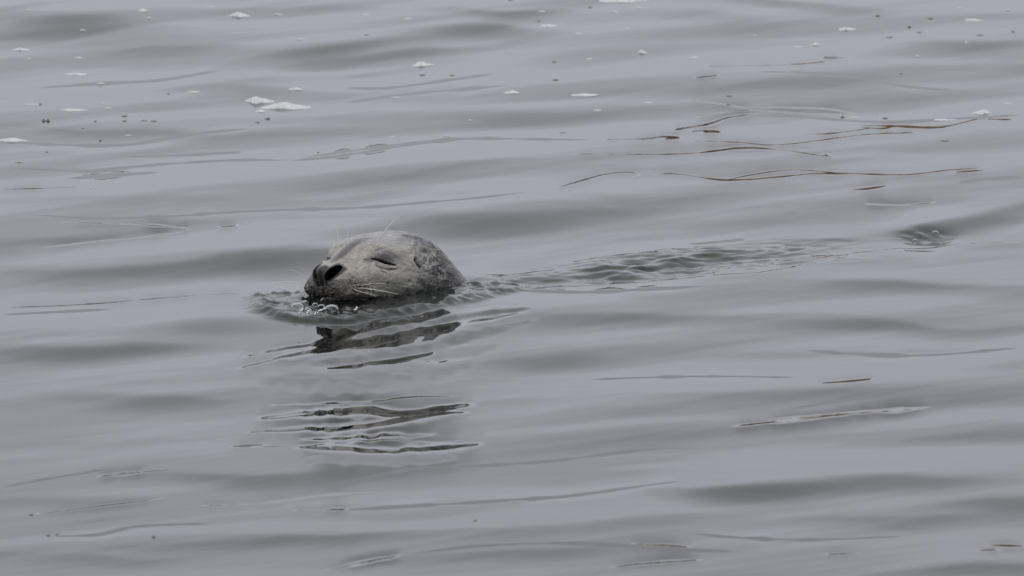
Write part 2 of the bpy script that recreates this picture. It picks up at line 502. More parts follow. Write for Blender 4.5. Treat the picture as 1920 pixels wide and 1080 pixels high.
# ------------------------------------------------------------------ far shore mirrored in the creases
ms, ts, bs = mat('shore_rock')
n1 = ts.nodes.new('ShaderNodeTexNoise'); n1.inputs['Scale'].default_value = 0.35; n1.inputs['Detail'].default_value = 6
r1 = ts.nodes.new('ShaderNodeValToRGB')
r1.color_ramp.elements[0].position = .35; r1.color_ramp.elements[0].color = (.10, .055, .03, 1)
r1.color_ramp.elements[1].position = .7; r1.color_ramp.elements[1].color = (.24, .15, .085, 1)
tcs = ts.nodes.new('ShaderNodeTexCoord')
ts.links.new(tcs.outputs['Object'], n1.inputs[0])
ts.links.new(n1.outputs[0], r1.inputs[0])
sp = ts.nodes.new('ShaderNodeSeparateXYZ'); ts.links.new(tcs.outputs['Object'], sp.inputs[0])
mr = ts.nodes.new('ShaderNodeMapRange'); mr.inputs['From Min'].default_value = -1; mr.inputs['From Max'].default_value = 2.5
ts.links.new(sp.outputs['X'], mr.inputs['Value'])
mxs = ts.nodes.new('ShaderNodeMix'); mxs.data_type = 'RGBA'
mxs.inputs[6].default_value = (.27, .27, .275, 1)
ts.links.new(mr.outputs[0], mxs.inputs[0]); ts.links.new(r1.outputs[0], mxs.inputs[7]); ts.links.new(mxs.outputs[2], bs.inputs['Base Color'])
bs.inputs['Roughness'].default_value = .9
nu, nv = 260, 14
u = np.linspace(-1, 1, nu)[None, :] * np.ones((nv, 1))
v = np.linspace(0, 1, nv)[:, None] * np.ones((1, nu))
sxx = u * 260
hgt = (9.5 + 2.0 * fbm(u * 9, v * 0 + 2.2, seed=90, oct=4))
syy = 210 + 30 * v + 6 * fbm(u * 22, v * 5, seed=91)
szz = -0.6 + hgt * np.sin(v * math.pi * .62) * 1.25 + .5 * fbm(u * 60, v * 7, seed=92) * v
shore = mesh_obj('shore', np.stack([sxx, syy, szz], -1).reshape(-1, 3), gridfaces(nv, nu), ms)
tag(shore, kind='structure')

# ------------------------------------------------------------------ SEAL
YAW = R(38)
UW = -71.0                                  # water level under eye level, px
base = ground(np.array(666.0), np.array(486.0), -UW * K)
fwd = np.array([-math.sin(YAW), -math.cos(YAW), 0])
lft = np.array([math.cos(YAW), -math.sin(YAW), 0])
ROLL = R(3.0)
def head_world(F, L, U):
    L2 = L * math.cos(ROLL) - U * math.sin(ROLL)
    U2 = U * math.cos(ROLL) + L * math.sin(ROLL)
    return base + (F[..., None] * fwd + L2[..., None] * lft) * K + U2[..., None] * np.array([0, 0, 1.0]) * K

# stations:  F, top, bottom, half width, height of max width, exponent
ST = np.array([
 (103.0, -16.98,  -17.02,   .02, -17, 2.0),
 (102.5, -10,  -26,  9, -18, 2.0),
 (100.5,   -5,  -38,  17, -25, 1.95),
 (97,   -3,  -50,  27, -37, 1.85),
 (90,   0,  -61,  41, -46, 1.8),
 (80,   3,  -71,  55, -51, 1.8),
 (66,   7,  -79,  60, -50, 1.95),
 (50,  12,  -86,  58, -46, 2.1),
 (34,  19,  -91,  63, -42, 2.35),
 (16,  27,  -97,  71, -39, 2.55),
 (0,   33, -104,  78, -36, 2.6),
 (-30, 37, -112,  86, -38, 2.6),
 (-70, 39, -122,  93, -44, 2.4),
 (-110,39, -135,  97, -50, 2.25),
 (-150,31, -150,  97, -58, 2.15),
 (-190,10, -170,  89, -76, 2.1),
 (-230,-24, -195,  84, -106, 2.05),
 (-275,-68,-235,  92,-150, 2.0),
 (-330,-105,-300, 105,-205, 2.0),
 (-420,-135,-390,145,-262, 2.0),
 (-620,-165,-480,172,-322, 2.0),
 (-950,-180,-510,178,-345, 2.0),
 (-1300,-210,-470,140,-340, 2.0),
 (-1600,-260,-410, 85,-335, 2.0),
 (-1780,-300,-365, 45,-332, 2.0),
 (-1800,-330,-334, 3,-332, 2.0)], float)
# arc parameter
dd = np.sqrt(np.diff(ST[:, 0]) ** 2 + np.diff(ST[:, 3]) ** 2 + .4 * np.diff(ST[:, 1]) ** 2)
tt = np.concatenate([[0], np.cumsum(dd)])
# sample densely over the head, sparsely over the sunken trunk
def pchip(xk, yk, x):
    h = np.diff(xk); d = np.diff(yk, axis=0) / h[:, None]
    m = np.zeros_like(yk)
    w1 = 2 * h[1:] + h[:-1]; w2 = h[1:] + 2 * h[:-1]
    with np.errstate(divide='ignore', invalid='ignore'):
        mm = (w1 + w2)[:, None] / (w1[:, None] / d[:-1] + w2[:, None] / d[1:])
    mm[(d[:-1] * d[1:]) <= 0] = 0
    m[1:-1] = mm; m[0] = d[0]; m[-1] = d[-1]
    i = np.clip(np.searchsorted(xk, x) - 1, 0, len(xk) - 2)
    s = ((x - xk[i]) / h[i])[:, None]; hh = h[i][:, None]
    return ((1 + 2 * s) * (1 - s) ** 2 * yk[i] + s * (1 - s) ** 2 * hh * m[i] + s * s * (3 - 2 * s) * yk[i + 1] + s * s * (s - 1) * hh * m[i + 1])
t_head = tt[np.argmax(ST[:, 0] <= -330)]
tsamp = np.concatenate([np.arange(0, 70, .45), np.arange(70, 190, .75), np.arange(190, t_head, 1.3), np.linspace(t_head, tt[-1], 70)])
Q = pchip(tt, ST, tsamp)
Q = np.where(tsamp[:, None] >= 0, Q, Q)
# light smoothing of the station curves, less so at the tip
for _ in range(3):
    Q[20:-1] = blur(Q[10:], 5, 0, 1)[10:-1]
NA = 520
phi = np.linspace(0, 2 * math.pi, NA, endpoint=False)[None, :]
Fq = Q[:, 0:1] * np.ones((1, NA))
c, s_ = np.cos(phi), np.sin(phi)
ex = 2 / Q[:, 5:6]
Lq = Q[:, 3:4] * np.sign(c) * np.abs(c) ** ex
Uq = Q[:, 4:5] + np.where(s_ > 0, Q[:, 1:2] - Q[:, 4:5], Q[:, 4:5] - Q[:, 2:3]) * np.sign(s_) * np.abs(s_) ** ex
P = np.stack([Fq, Lq, Uq], -1)

def normals(P):
    du = np.roll(P, -1, 1) - np.roll(P, 1, 1)
    dv = np.gradient(P, axis=0)
    n = np.cross(du, dv)
    n /= np.linalg.norm(n, axis=-1, keepdims=True) + 1e-9
    # outward
    ctr = np.stack([Q[:, 0], 0 * Q[:, 0], Q[:, 4]], -1)[:, None, :]
    sgn = np.sign(((P - ctr) * n).sum(-1).mean())
    return n * sgn

def virt(P):
    """photo pixel of each point of the LEFT half; the right half is mirrored onto it"""
    a, b = project(head_world(P[..., 0], np.abs(P[..., 1]), P[..., 2]))
    return a, b

def G(x, y, cx, cy, sx_, sy_, ang=0):
    c_, q_ = math.cos(R(ang)), math.sin(R(ang))
    dx, dy_ = x - cx, y - cy
    return np.exp(-((dx * c_ + dy_ * q_) / sx_) ** 2 - ((-dx * q_ + dy_ * c_) / sy_) ** 2)

nrm = normals(P)
ax_, ay_ = virt(P)
F0, L0, U0 = P[..., 0].copy(), P[..., 1].copy(), P[..., 2].copy()
AL = np.abs(L0)
front = sstep(-300, -260, F0)
side = sstep(8, 20, AL)          # features seen from the side keep off the midline

d = np.zeros_like(ax_)
# broad forms: eye socket, brow, cheek, muzzle waist, whisker pad
d += -6.0 * G(ax_, ay_, 716, 490, 30, 15, 12) * side * (F0 > -90)
d += 3.0 * G(ax_, ay_, 716, 470, 26, 8, 10) * side
d += 5.0 * G(ax_, ay_, 728, 520, 40, 16, 15) * side
d += -4.0 * G(ax_, ay_, 668, 510, 12, 26, 0) * side * (F0 > 0)
d += 4.0 * G(ax_, ay_, 650, 545, 30, 15, 0) * (F0 > 20)
d += -3.5 * G(AL, F0, 26, 35, 12, 30) * (U0 > -10)     # beside the bridge
d += 2.5 * G(AL, F0, 0, 45, 9, 40) * (U0 > -10)
# skin folds and lumps
Pn = [F0, L0, U0]
d += front * .9 * fbm(F0 / 45, L0 / 30, U0 / 30, seed=5, oct=3)
d += front * .45 * fbm((F0 + .5 * U0) / 16, L0 / 3.2, (U0 - .3 * F0) / 3.2, seed=19, oct=2) * sstep(60, 30, F0)
# philtrum and muzzle cleft
fr = sstep(70, 85, F0)
d += -5.0 * G(L0, U0, 0, -44, 3.0, 12) * fr
# whisker-pad knobs
pad = G(ax_, ay_, 640, 545, 50, 18, 0) * sstep(30, 55, F0) * sstep(-22, -34, U0)
d += pad * (2.2 * vnoise(F0 / 4.2, L0 / 4.2, U0 / 4.2, seed=8) + 2.0 * vnoise(F0 / 9, L0 / 9, U0 / 9, seed=12))
# mouth line
mouth_pts = [(78.0, -62), (60, -66), (40, -68), (15, -70)]
dm, al = seg_dist(F0, U0, mouth_pts)
d += -6 * np.exp(-(dm / 2.6) ** 2) * (F0 > 5)
dmf = np.abs(U0 + 60 + .004 * L0 ** 2)
d += -7 * np.exp(-(dmf / 2.5) ** 2) * sstep(72, 80, F0)
# eyelids
slit = [(696, 483), (706, 484.5), (718, 488), (731, 493), (744, 497)]
ds, al = seg_dist(ax_, ay_, slit)
eyem = side * (F0 > -90) * (U0 > -40)
tk = 0.5 + 1.9 * np.sin(np.clip(al, 0, 1) ** 1.2 * math.pi) ** .8
d += -9.0 * np.exp(-(ds / tk) ** 4) * eyem
lid = [(698, 477), (712, 478), (728, 482), (742, 489)]
dl, al = seg_dist(ax_, ay_, lid)
d += 3.6 * np.exp(-(dl / 5.0) ** 2) * eyem * np.sin(np.clip(al, .05, .95) * math.pi) ** .5
low = [(706, 493), (714, 498), (728, 501.5), (742, 502)]
dlo, al = seg_dist(ax_, ay_, low)
d += 3.0 * np.exp(-(dlo / 2.2) ** 2) * eyem
for pts, dep, wd in (([(705, 497), (715, 503), (730, 506.5), (746, 503)], 2.0, 1.3), ([(704, 491), (716, 496.5), (732, 499.5)], 1.6, 1.0),
                     ([(712, 507), (722, 512)], 1.4, 1.3), ([(703, 471), (712, 468), (722, 467)], .9, 1.2), ([(722, 472), (736, 476), (745, 482)], .7, 1.3)):
    dc, al = seg_dist(ax_, ay_, pts)
    d += -dep * np.exp(-(dc / wd) ** 2) * eyem * np.sin(np.clip(al, .04, .96) * math.pi) ** .5
# ear opening
earp = [(780.5, 486), (782, 491), (786, 498), (789, 503)]
de, al = seg_dist(ax_, ay_, earp)
earm = side * (U0 > -60) * (F0 > -200) * (F0 < -40)
d += -6.5 * np.exp(-(de / (3.8 - 2.6 * al)) ** 2) * earm
d += 1.8 * G(ax_, ay_, 775, 490, 4, 10, -20) * earm
fxx, fyy = project(head_world(F0, L0, U0))
farm = (L0 < -20) & (F0 > -20) & (F0 < 70)
dfe, _ = seg_dist(fxx, fyy, [(601, 487), (608, 483.5), (615, 482), (622, 482)])
d += -4 * np.exp(-(dfe / 2.2) ** 4) * farm
# nose pad and alar rim
d += 2.2 * G(AL, U0, 0, -10, 9, 14) * sstep(85, 97, F0)
P = P + nrm * d[..., None]

# nostrils: deep slanted openings in the front of the snout
def nostril_e(al_, u_):
    ca, sa = math.cos(R(54)), math.sin(R(54))
    dx, dz = al_ - 18, u_ + 14.5
    a = dx * ca + dz * sa
    b = -dx * sa + dz * ca
    hw = 7.8 + .22 * a
    return np.sqrt((a / 14.8) ** 2 + (b / hw) ** 2)
en = nostril_e(AL, U0)
frn = sstep(62, 74, F0)
rim = np.exp(-((en - 1.12) / .16) ** 2) * frn
P += nrm * (1.6 * rim)[..., None]
hole = sstep(1.04, .80, en) * frn
P += np.array([-1.0, 0, 0]) * (22 * hole)[..., None]

# ---- coat colours, with shade of folds and openings painted in
fx3, fy3, fz3 = F0, L0, U0
flow = fbm(F0 / 26, L0 / 5.5, U0 / 5.5, seed=14, oct=4)
fine = fbm((F0 + .5 * U0) / 9, L0 / 2.0, (U0 - .3 * F0) / 2.0, seed=15, oct=3)
mott = fbm(F0 / 17, L0 / 12, U0 / 10, seed=16, oct=4, gain=.6)
mott2 = fbm(F0 / 7, L0 / 5, U0 / 5, seed=17, oct=3, gain=.6)
col = np.zeros(P.shape[:2] + (3,)) + np.array([.278, .267, .247])
def lay(c_, m):
    global col
    m = np.clip(m, 0, 1)[..., None]
    col = col * (1 - m) + np.array(c_) * m
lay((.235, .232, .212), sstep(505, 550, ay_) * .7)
lay((.27, .215, .17), .55 * sstep(.0, .6, mott + .1) * G(ax_, ay_, 690, 495, 40, 25))
lay((.27, .225, .185), .6 * G(ax_, ay_, 680, 466, 16, 9, 20) + .5 * G(ax_, ay_, 752, 470, 12, 8) + .4 * G(ax_, ay_, 655, 525, 14, 20))
# bluish-grey crown
lay((.225, .225, .235), sstep(466, 448, ay_) * .8)
# dark mottling of crown, nape and neck
rear = sstep(765, 825, ax_ + .25 * (490 - ay_)) 
lay((.03, .026, .03), sstep(-.05 , .25, .7 * mott + .25 * rear - .10 + .55 * mott2) * rear * .92)
lay((.10, .09, .095), sstep(.25, .6, mott2) * sstep(748, 800, ax_) * sstep(470, 448, ay_) * .8)
lay((.085, .075, .075), sstep(.2, .5, mott2 + .2 * mott) * sstep(750, 800, ax_) * sstep(500, 540, ay_) * .9)
lay((.07, .062, .06), .85 * G(ax_, ay_, 830, 488, 9, 14, 20) + .7 * G(ax_, ay_, 805, 470, 7, 5) + .7 * G(ax_, ay_, 845, 520, 8, 16, 20))
lay((.27, .20, .14), .8 * G(ax_, ay_, 811, 466, 6, 2.6, 20) + .8 * G(ax_, ay_, 862, 536, 6, 10, 30) + .4 * G(ax_, ay_, 848, 530, 14, 14))
for a, b, r_ in ((766, 525, 2.2), (775, 535, 2.0), (764, 543, 4.0), (785, 527, 2.2), (725, 531, 2.2), (800, 545, 4), (790, 552, 3)):
    lay((.07, .06, .06), .85 * G(ax_, ay_, a, b, r_ * 1.2, r_) * side)
lay((.10, .088, .10), .8 * sstep(-.05, .35, mott + .6 * mott2) * G(ax_, ay_, 790, 452, 55, 16, 25))
for a, b, sw, sh, an in ((829,487,11,9,40),(846,514,8,14,-25),(838,528,10,7,20),(812,512,6,8,-30),(806,541,12,6,0),(797,468,9,5,20),(815,462,13,5,35),
                         (776,444,14,5,12),(790,452,12,4,20),(760,442,10,3,5),(822,535,5,9,-20),(790,528,5,6,0),(852,532,5,8,-20),(826,470,6,6,40)):
    lay((.05, .044, .048), 1.5 * G(ax_ + 3 * mott2, ay_ + 3 * mott, a, b, sw, sh, an) * (.75 + .5 * fine) * (side + .3).clip(0, 1))
# bridge stripe and light ridges
lay((.105, .10, .11), .85 * sstep(13, 6, np.abs(L0 - 5 + .06 * F0)) * sstep(-40, -15, F0) * sstep(88, 60, F0) * (U0 > -12) * (1 + .3 * flow))
lay((.13, .12, .125), .6 * sstep(30, 10, AL) * sstep(-95, -20, F0) * sstep(20, -10, F0) * (U0 > 10) * (.6 + .6 * mott))
# dark around the eye
lay((.115, .112, .115), .85 * G(ax_, ay_, 727, 481, 25, 9, 14) * side)
lay((.10, .095, .095), .7 * G(ax_, ay_, 692, 486, 12, 4, 0) * side * (F0 > -40))
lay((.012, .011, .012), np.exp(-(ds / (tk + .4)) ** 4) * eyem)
lay((.27, .265, .225), .5 * np.exp(-(dlo / 1.6) ** 2) * eyem)
# the far eye, just showing past the bridge
fxx, fyy = project(head_world(F0, L0, U0))
farm = (L0 < -20) & (F0 > -20) & (F0 < 70)
dfe, alf = seg_dist(fxx, fyy, [(601, 487), (608, 483.5), (615, 482), (622, 482)])
lay((.015, .013, .02), np.exp(-(dfe / 2.2) ** 4) * farm)
dfl, _ = seg_dist(fxx, fyy, [(599, 492), (606, 490), (614, 487)])
lay((.36, .33, .27), .8 * np.exp(-(dfl / 1.8) ** 2) * farm * (dfe > 2))
lay((.12, .118, .12), .6 * G(fxx, fyy, 613, 477, 10, 5) * farm)
for pts in ([(705, 497), (715, 503), (730, 506.5), (746, 503)], [(704, 491), (716, 496.5), (732, 499.5)], [(712, 507), (722, 512)], [(703, 471), (712, 468), (722, 467)], [(722, 472), (736, 476), (745, 482)], [(690, 484), (682, 485)]):
    dc, _ = seg_dist(ax_, ay_, pts)
    lay((.085, .08, .075), .65 * np.exp(-(dc / 1.0) ** 2) * eyem)  # lid folds: crease shade put into the colour
# ear: dark of the opening and soft shadow beside it painted in
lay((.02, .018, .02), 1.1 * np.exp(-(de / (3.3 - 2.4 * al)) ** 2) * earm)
lay((.12, .115, .12), .6 * G(ax_, ay_, 790, 500, 6, 12, -20) * earm)
# muzzle: dark brown, ochre knobs
mz = sstep(36, 62, F0 + .35 * (-30 - U0) + 6 * mott) * sstep(-14, -30, U0 + 5 * mott)
lay((.075, .068, .055), mz * .72)
lay((.16, .13, .09), mz * sstep(.15, .7, mott2 + .2 * flow) * .75)
lay((.17, .10, .055), .7 * G(L0, U0, 12, -50, 14, 7) * sstep(60, 75, F0) * sstep(-.3, .4, mott2))
lay((.02, .018, .016), mz * sstep(.35, .75, -mott2) * .8)
lay((.02, .017, .015), np.exp(-(dmf / 2.2) ** 2) * sstep(70, 78, F0))
lay((.095, .09, .082), .75 * sstep(-46, -70, U0) * (F0 < 60))  # coat darker towards the waterline
spots = vnoise(F0 / 4.5, L0 / 4.0, U0 / 4.0, seed=33)
lay((.05, .045, .048), .45 * sstep(.45, .68, spots) * np.maximum(sstep(745, 790, ax_), .5 * sstep(462, 446, ay_)))
lay((.31, .30, .295), .2 * sstep(.35, .6, -spots) * sstep(735, 790, ax_))
# chin
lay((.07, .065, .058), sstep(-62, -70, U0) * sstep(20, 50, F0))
# nose leather
np_ = sstep(.2, 0, (en - 1.35)) * frn
np_ = np.maximum(np_, sstep(18, 12, AL) * sstep(86, 94, F0) * (U0 > -36))
lay((.055, .05, .055), np_ * .95)
lay((.16, .14, .12), .5 * sstep(1.75, 1.45, en) * sstep(1.25, 1.4, en) * frn)
lay((.0035, .003, .003), sstep(1.05, .92, en) * frn)  # dark of the nostril cavity painted in
# fur streaks
col *= (1 + front * ((.12 + .12 * rear) * flow + (.11 + .1 * rear) * fine + .05 * mott2))[..., None]
# vibrissa follicle dots
rd = random.Random(4)
FOL = []
for row in range(5):
    for k in range(7):
        f = 78 - k * 7.5 - row * 1.0
        u_ = -33 - row * 6.2 - .15 * k * k + rd.uniform(-1, 1)
        FOL.append((f, u_))
for f, u_ in FOL:
    m = np.exp(-(((F0 - f) / 1.6) ** 2 + ((U0 - u_) / 1.6) ** 2)) * sstep(20, 30, AL)
    lay((.022, .018, .018), .8 * m)
lum = col.mean(-1, keepdims=True)
col = col * np.clip(lum / .24, .05, 1.3) ** .62 * .90
col = np.clip(col, .0015, .9)

W = head_world(P[..., 0], P[..., 1], P[..., 2])
nr = len(tsamp)
mse, tse, bse = mat('seal_fur')
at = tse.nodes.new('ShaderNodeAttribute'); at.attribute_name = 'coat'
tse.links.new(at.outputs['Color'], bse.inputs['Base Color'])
bse.inputs['Roughness'].default_value = .34
bse.inputs['IOR'].default_value = 1.4
mrh = tse.nodes.new('ShaderNodeMath'); mrh.operation = 'MULTIPLY'; mrh.inputs[1].default_value = .16; tse.links.new(mrh.outputs[0], bse.inputs['Sheen Weight'])
mrs = tse.nodes.new('ShaderNodeMapRange')
mrs.inputs['From Min'].default_value = .003; mrs.inputs['From Max'].default_value = .03
mrs.inputs['To Min'].default_value = 0; mrs.inputs['To Max'].default_value = .5
tse.links.new(at.outputs['Color'], mrs.inputs['Value']); tse.links.new(mrs.outputs[0], bse.inputs['Specular IOR Level']); tse.links.new(mrs.outputs[0], mrh.inputs[0]); tse.links.new(mrh.outputs[0], bse.inputs['Coat Weight']); bse.inputs['Coat Roughness'].default_value = .28
bse.inputs['Sheen Roughness'].default_value = .4
tcn = tse.nodes.new('ShaderNodeTexCoord')
mp = tse.nodes.new('ShaderNodeMapping'); mp.inputs['Rotation'].default_value = (0, 0, -math.atan2(fwd[1], fwd[0]))
mp2 = tse.nodes.new('ShaderNodeMapping'); mp2.inputs['Scale'].default_value = (70, 620, 620)
fn = tse.nodes.new('ShaderNodeTexNoise'); fn.inputs['Scale'].default_value = 1; fn.inputs['Detail'].default_value = 3
tse.links.new(tcn.outputs['Object'], mp.inputs[0]); tse.links.new(mp.outputs[0], mp2.inputs[0]); tse.links.new(mp2.outputs[0], fn.inputs[0])
bp = tse.nodes.new('ShaderNodeBump'); bp.inputs['Strength'].default_value = .55; bp.inputs['Distance'].default_value = .0012
tse.links.new(fn.outputs[0], bp.inputs['Height']); tse.links.new(bp.outputs[0], bse.inputs['Normal'])

seal = bpy.data.objects.new('harbor_seal', None)
COL.objects.link(seal)
seal.location = (base[0], base[1], 0)
tag(seal, 'grey spotted seal swimming with eyes closed and only its head above the water', 'seal')
fc = gridfaces(nr, NA, wrap=True)
body = mesh_obj('body', W.reshape(-1, 3) - np.array([base[0], base[1], 0]), fc, mse, seal)
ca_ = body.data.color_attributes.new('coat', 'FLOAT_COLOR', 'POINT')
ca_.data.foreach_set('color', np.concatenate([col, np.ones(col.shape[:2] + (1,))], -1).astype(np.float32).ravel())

# eyes: dark glint deep inside the slits
me_, te_, be_ = mat('wet_eye')
be_.inputs['Base Color'].default_value = (.006, .005, .006, 1)
be_.inputs['Roughness'].default_value = .08
def uvsphere(cen, r, nu_=20, nv_=14, zs=1.0):
    vs_, fs_ = [], []
    for i in range(nv_ + 1):
        a = math.pi * i / nv_
        for j in range(nu_):
            b = 2 * math.pi * j / nu_
            vs_.append((cen[0] + r * math.sin(a) * math.cos(b), cen[1] + r * math.sin(a) * math.sin(b), cen[2] + r * math.cos(a) * zs))
    for i in range(nv_):
        for j in range(nu_):
            fs_.append((i * nu_ + j, i * nu_ + (j + 1) % nu_, (i + 1) * nu_ + (j + 1) % nu_, (i + 1) * nu_ + j))
    return vs_, fs_
B0 = np.array([base[0], base[1], 0])
msk = (ds < 3) & eyem.astype(bool) & (al > -1)
for sg in (1, -1):
    sel = msk & (L0 * sg > 0)
    cen = W[sel].mean(0) - B0
    inn = -lft * sg * K * 18
    vs_, fs_ = uvsphere(cen + inn, K * 14)
    mesh_obj('eye', vs_, fs_, me_, seal)

# whiskers
mwh, twh, bwh = mat('whisker')
bwh.inputs['Base Color'].default_value = (.74, .72, .65, 1)
bwh.inputs['Roughness'].default_value = .35
vis = normals(P)
Vw = W.reshape(-1, 3)
SX, SY = project(W)
wn = W - np.stack([np.zeros_like(F0)] * 3, -1)
facing = None
def surf_at(qx, qy, right=False):
    """visible surface point of the head at a photo pixel: nearest to the camera"""
    dpx = (SX - qx) ** 2 + (SY - qy) ** 2
    m = dpx < 2.2
    dep = (W - CP) @ Cf
    dep = np.where(m, dep, 1e9)
    k = np.argmin(dep)
    if dep.ravel()[k] > 1e8:
        k = np.argmin(dpx)
    return W.reshape(-1, 3)[k]
def unproj(qx, qy, depth):
    return CP + ((qx - 960) / FPX * Cr + (540 - qy) / FPX * Cu + Cf) * depth
def tube(pts, r0, r1, seg=5):
    pts = [np.array(p) for p in pts]
    n = len(pts)
    vs_, fs_ = [], []
    for i, p in enumerate(pts):
        t = pts[min(i + 1, n - 1)] - pts[max(i - 1, 0)]
        t = t / np.linalg.norm(t)
        a = np.cross(t, [0.3, .2, .93]); a /= np.linalg.norm(a)
        b = np.cross(t, a)
        r = r0 + (r1 - r0) * i / (n - 1)
        for j in range(seg):
            q = 2 * math.pi * j / seg
            vs_.append(p + (a * math.cos(q) + b * math.sin(q)) * r)
    for i in range(n - 1):
        for j in range(seg):
            fs_.append((i * seg + j, i * seg + (j + 1) % seg, (i + 1) * seg + (j + 1) % seg, (i + 1) * seg + j))
    return vs_, fs_
# root px, control px, tip px, tip nearer to the camera (px), thickness
WH = [((638,460),(632,446),(632,425),4,.9),((648,457),(652,446),(653,430),2,.7),((630,463),(620,456),(617,449),3,.7),((641,459),(640,452),(638,443),2,.6),
      ((697,458),(702,448),(708,437),6,.9),((702,459),(716,438),(741,411),8,1.0),((709,460),(721,447),(737,439),8,.9),((699,460),(701,454),(706,448),5,.6),
      ((569,532),(535,524),(500,534),8,.9),((567,538),(535,533),(505,544),8,.8),((567,542),(552,543),(530,547),6,.8),((576,524),(562,510),(542,505),6,.7),((583,519),(575,510),(562,500),4,.55),
      ((678,536),(700,528),(728,533),8,.75),((672,540),(694,540),(712,545),9,.8),((690,542),(720,545),(747,552),10,1.0),((664,543),(684,549),(705,556),9,.7),
      ((683,547),(696,550),(708,555),9,.6),((660,536),(676,530),(694,534),7,.55),
      ((572,545),(556,551),(548,562),6,.7)]
for r_, c_, t_, nearer, th in WH:
    p0 = surf_at(*r_)
    dep = float((p0 - CP) @ Cf)
    p0 = p0 + np.array([0, 0, 0])
    root_in = p0 + np.array([0, .0015, -.0005])
    pts = [root_in]
    for i in range(1, 15):
        q = i / 14
        bx = (1 - q) ** 2 * r_[0] + 2 * q * (1 - q) * c_[0] + q * q * t_[0]
        by = (1 - q) ** 2 * r_[1] + 2 * q * (1 - q) * c_[1] + q * q * t_[1]
        pts.append(unproj(bx, by, dep - (nearer * math.sin(q * 1.57) + 1.0) * K * 2))
    vs_, fs_ = tube(pts, .00038 * th * (1.9 if r_[1] < 500 else 1), .00020 * th * (2 if r_[1] < 500 else 1))
    mesh_obj('whisker', np.array(vs_) - B0, fs_, mwh, seal)

# ------------------------------------------------------------------ FOAM, DEBRIS, BUBBLES
mf, tf, bf = mat('foam')
bf.inputs['Base Color'].default_value = (.74, .75, .74, 1)
bf.inputs['Roughness'].default_value = .7
vo = tf.nodes.new('ShaderNodeTexNoise'); vo.inputs['Scale'].default_value = 260; vo.inputs['Detail'].default_value = 4
tcf = tf.nodes.new('ShaderNodeTexCoord'); tf.links.new(tcf.outputs['Object'], vo.inputs[0])
rf = tf.nodes.new('ShaderNodeValToRGB')
rf.color_ramp.elements[0].position = .3; rf.color_ramp.elements[0].color = (.33, .33, .33, 1)
rf.color_ramp.elements[1].position = .55; rf.color_ramp.elements[1].color = (.50, .51, .52, 1)
tf.links.new(vo.outputs[0], rf.inputs[0]); tf.links.new(rf.outputs[0], bf.inputs['Base Color'])
bf_b = tf.nodes.new('ShaderNodeBump'); bf_b.inputs['Strength'].default_value = .6; bf_b.inputs['Distance'].default_value = .001
tf.links.new(vo.outputs[0], bf_b.inputs['Height']); tf.links.new(bf_b.outputs[0], bf.inputs['Normal'])
md, td, bd = mat('dark_debris')
bd.inputs['Base Color'].default_value = (.13, .125, .12, 1)
bd.inputs['Roughness'].default_value = .6

def patch(name, qx, qy, wpx, hpx, m, seed, flat=.5, lobes=None, skirt=.0008):
    """a lumpy raft lying on the water at a photo pixel; wpx, hpx its seen size"""
    p = ground(np.array(float(qx)), np.array(float(qy)))
    sc = K * np.linalg.norm(p - CP) / DIST
    wid = wpx * sc
    hh = hpx * sc
    dep = min(wid * .9, hh * flat / math.sin(ELEV))
    ht = max(hh - dep * math.sin(ELEV), hh * .25)
    rr = np.random.RandomState(seed)
    nr_, na_ = (12, 40) if wpx > 24 else (6, 20)
    vs_ = []
    ph = rr.uniform(0, 6.28, 6)
    am = rr.uniform(.05, .20, 6)
    pk = rr.uniform(-.35, .35, 2)
    for i in range(nr_ + 1):
        q = i / nr_
        for j in range(na_):
            a = 2 * math.pi * j / na_
            rad = 1 + sum(am[k] * math.sin((k + 2) * a + ph[k]) / (1 + .3 * k) for k in range(6))
            sp = .85 + .25 * abs(math.cos(a)) ** 3
            x_ = math.cos(a) * q * rad * sp * .5
            y_ = math.sin(a) * q * rad * .5
            g = math.exp(-(((x_ - pk[0] * .6) / .24) ** 2 + ((y_ - pk[1] * .5) / .40) ** 2))
            z_ = ht * (.55 * g + .45 * (1 - q ** 2)) * (1 - q ** 6)
            vs_.append((x_ * wid, y_ * dep, z_))
    vs_ = np.array(vs_)
    lump = fbm(vs_[:, 0] / (wid * .12) + seed, vs_[:, 1] / (dep * .16), seed=seed, oct=2)
    qq = np.repeat(np.arange(nr_ + 1) / nr_, na_)
    vs_[:, 2] += ht * .16 * lump * (1 - qq)
    vs_[:, 2] -= skirt * (qq > .99)
    o = mesh_obj(name, vs_, gridfaces(nr_ + 1, na_, wrap=True), m)
    dz = water_z(p[0], p[1])
    o.location = (p[0], p[1] , dz + .0003)
    return o

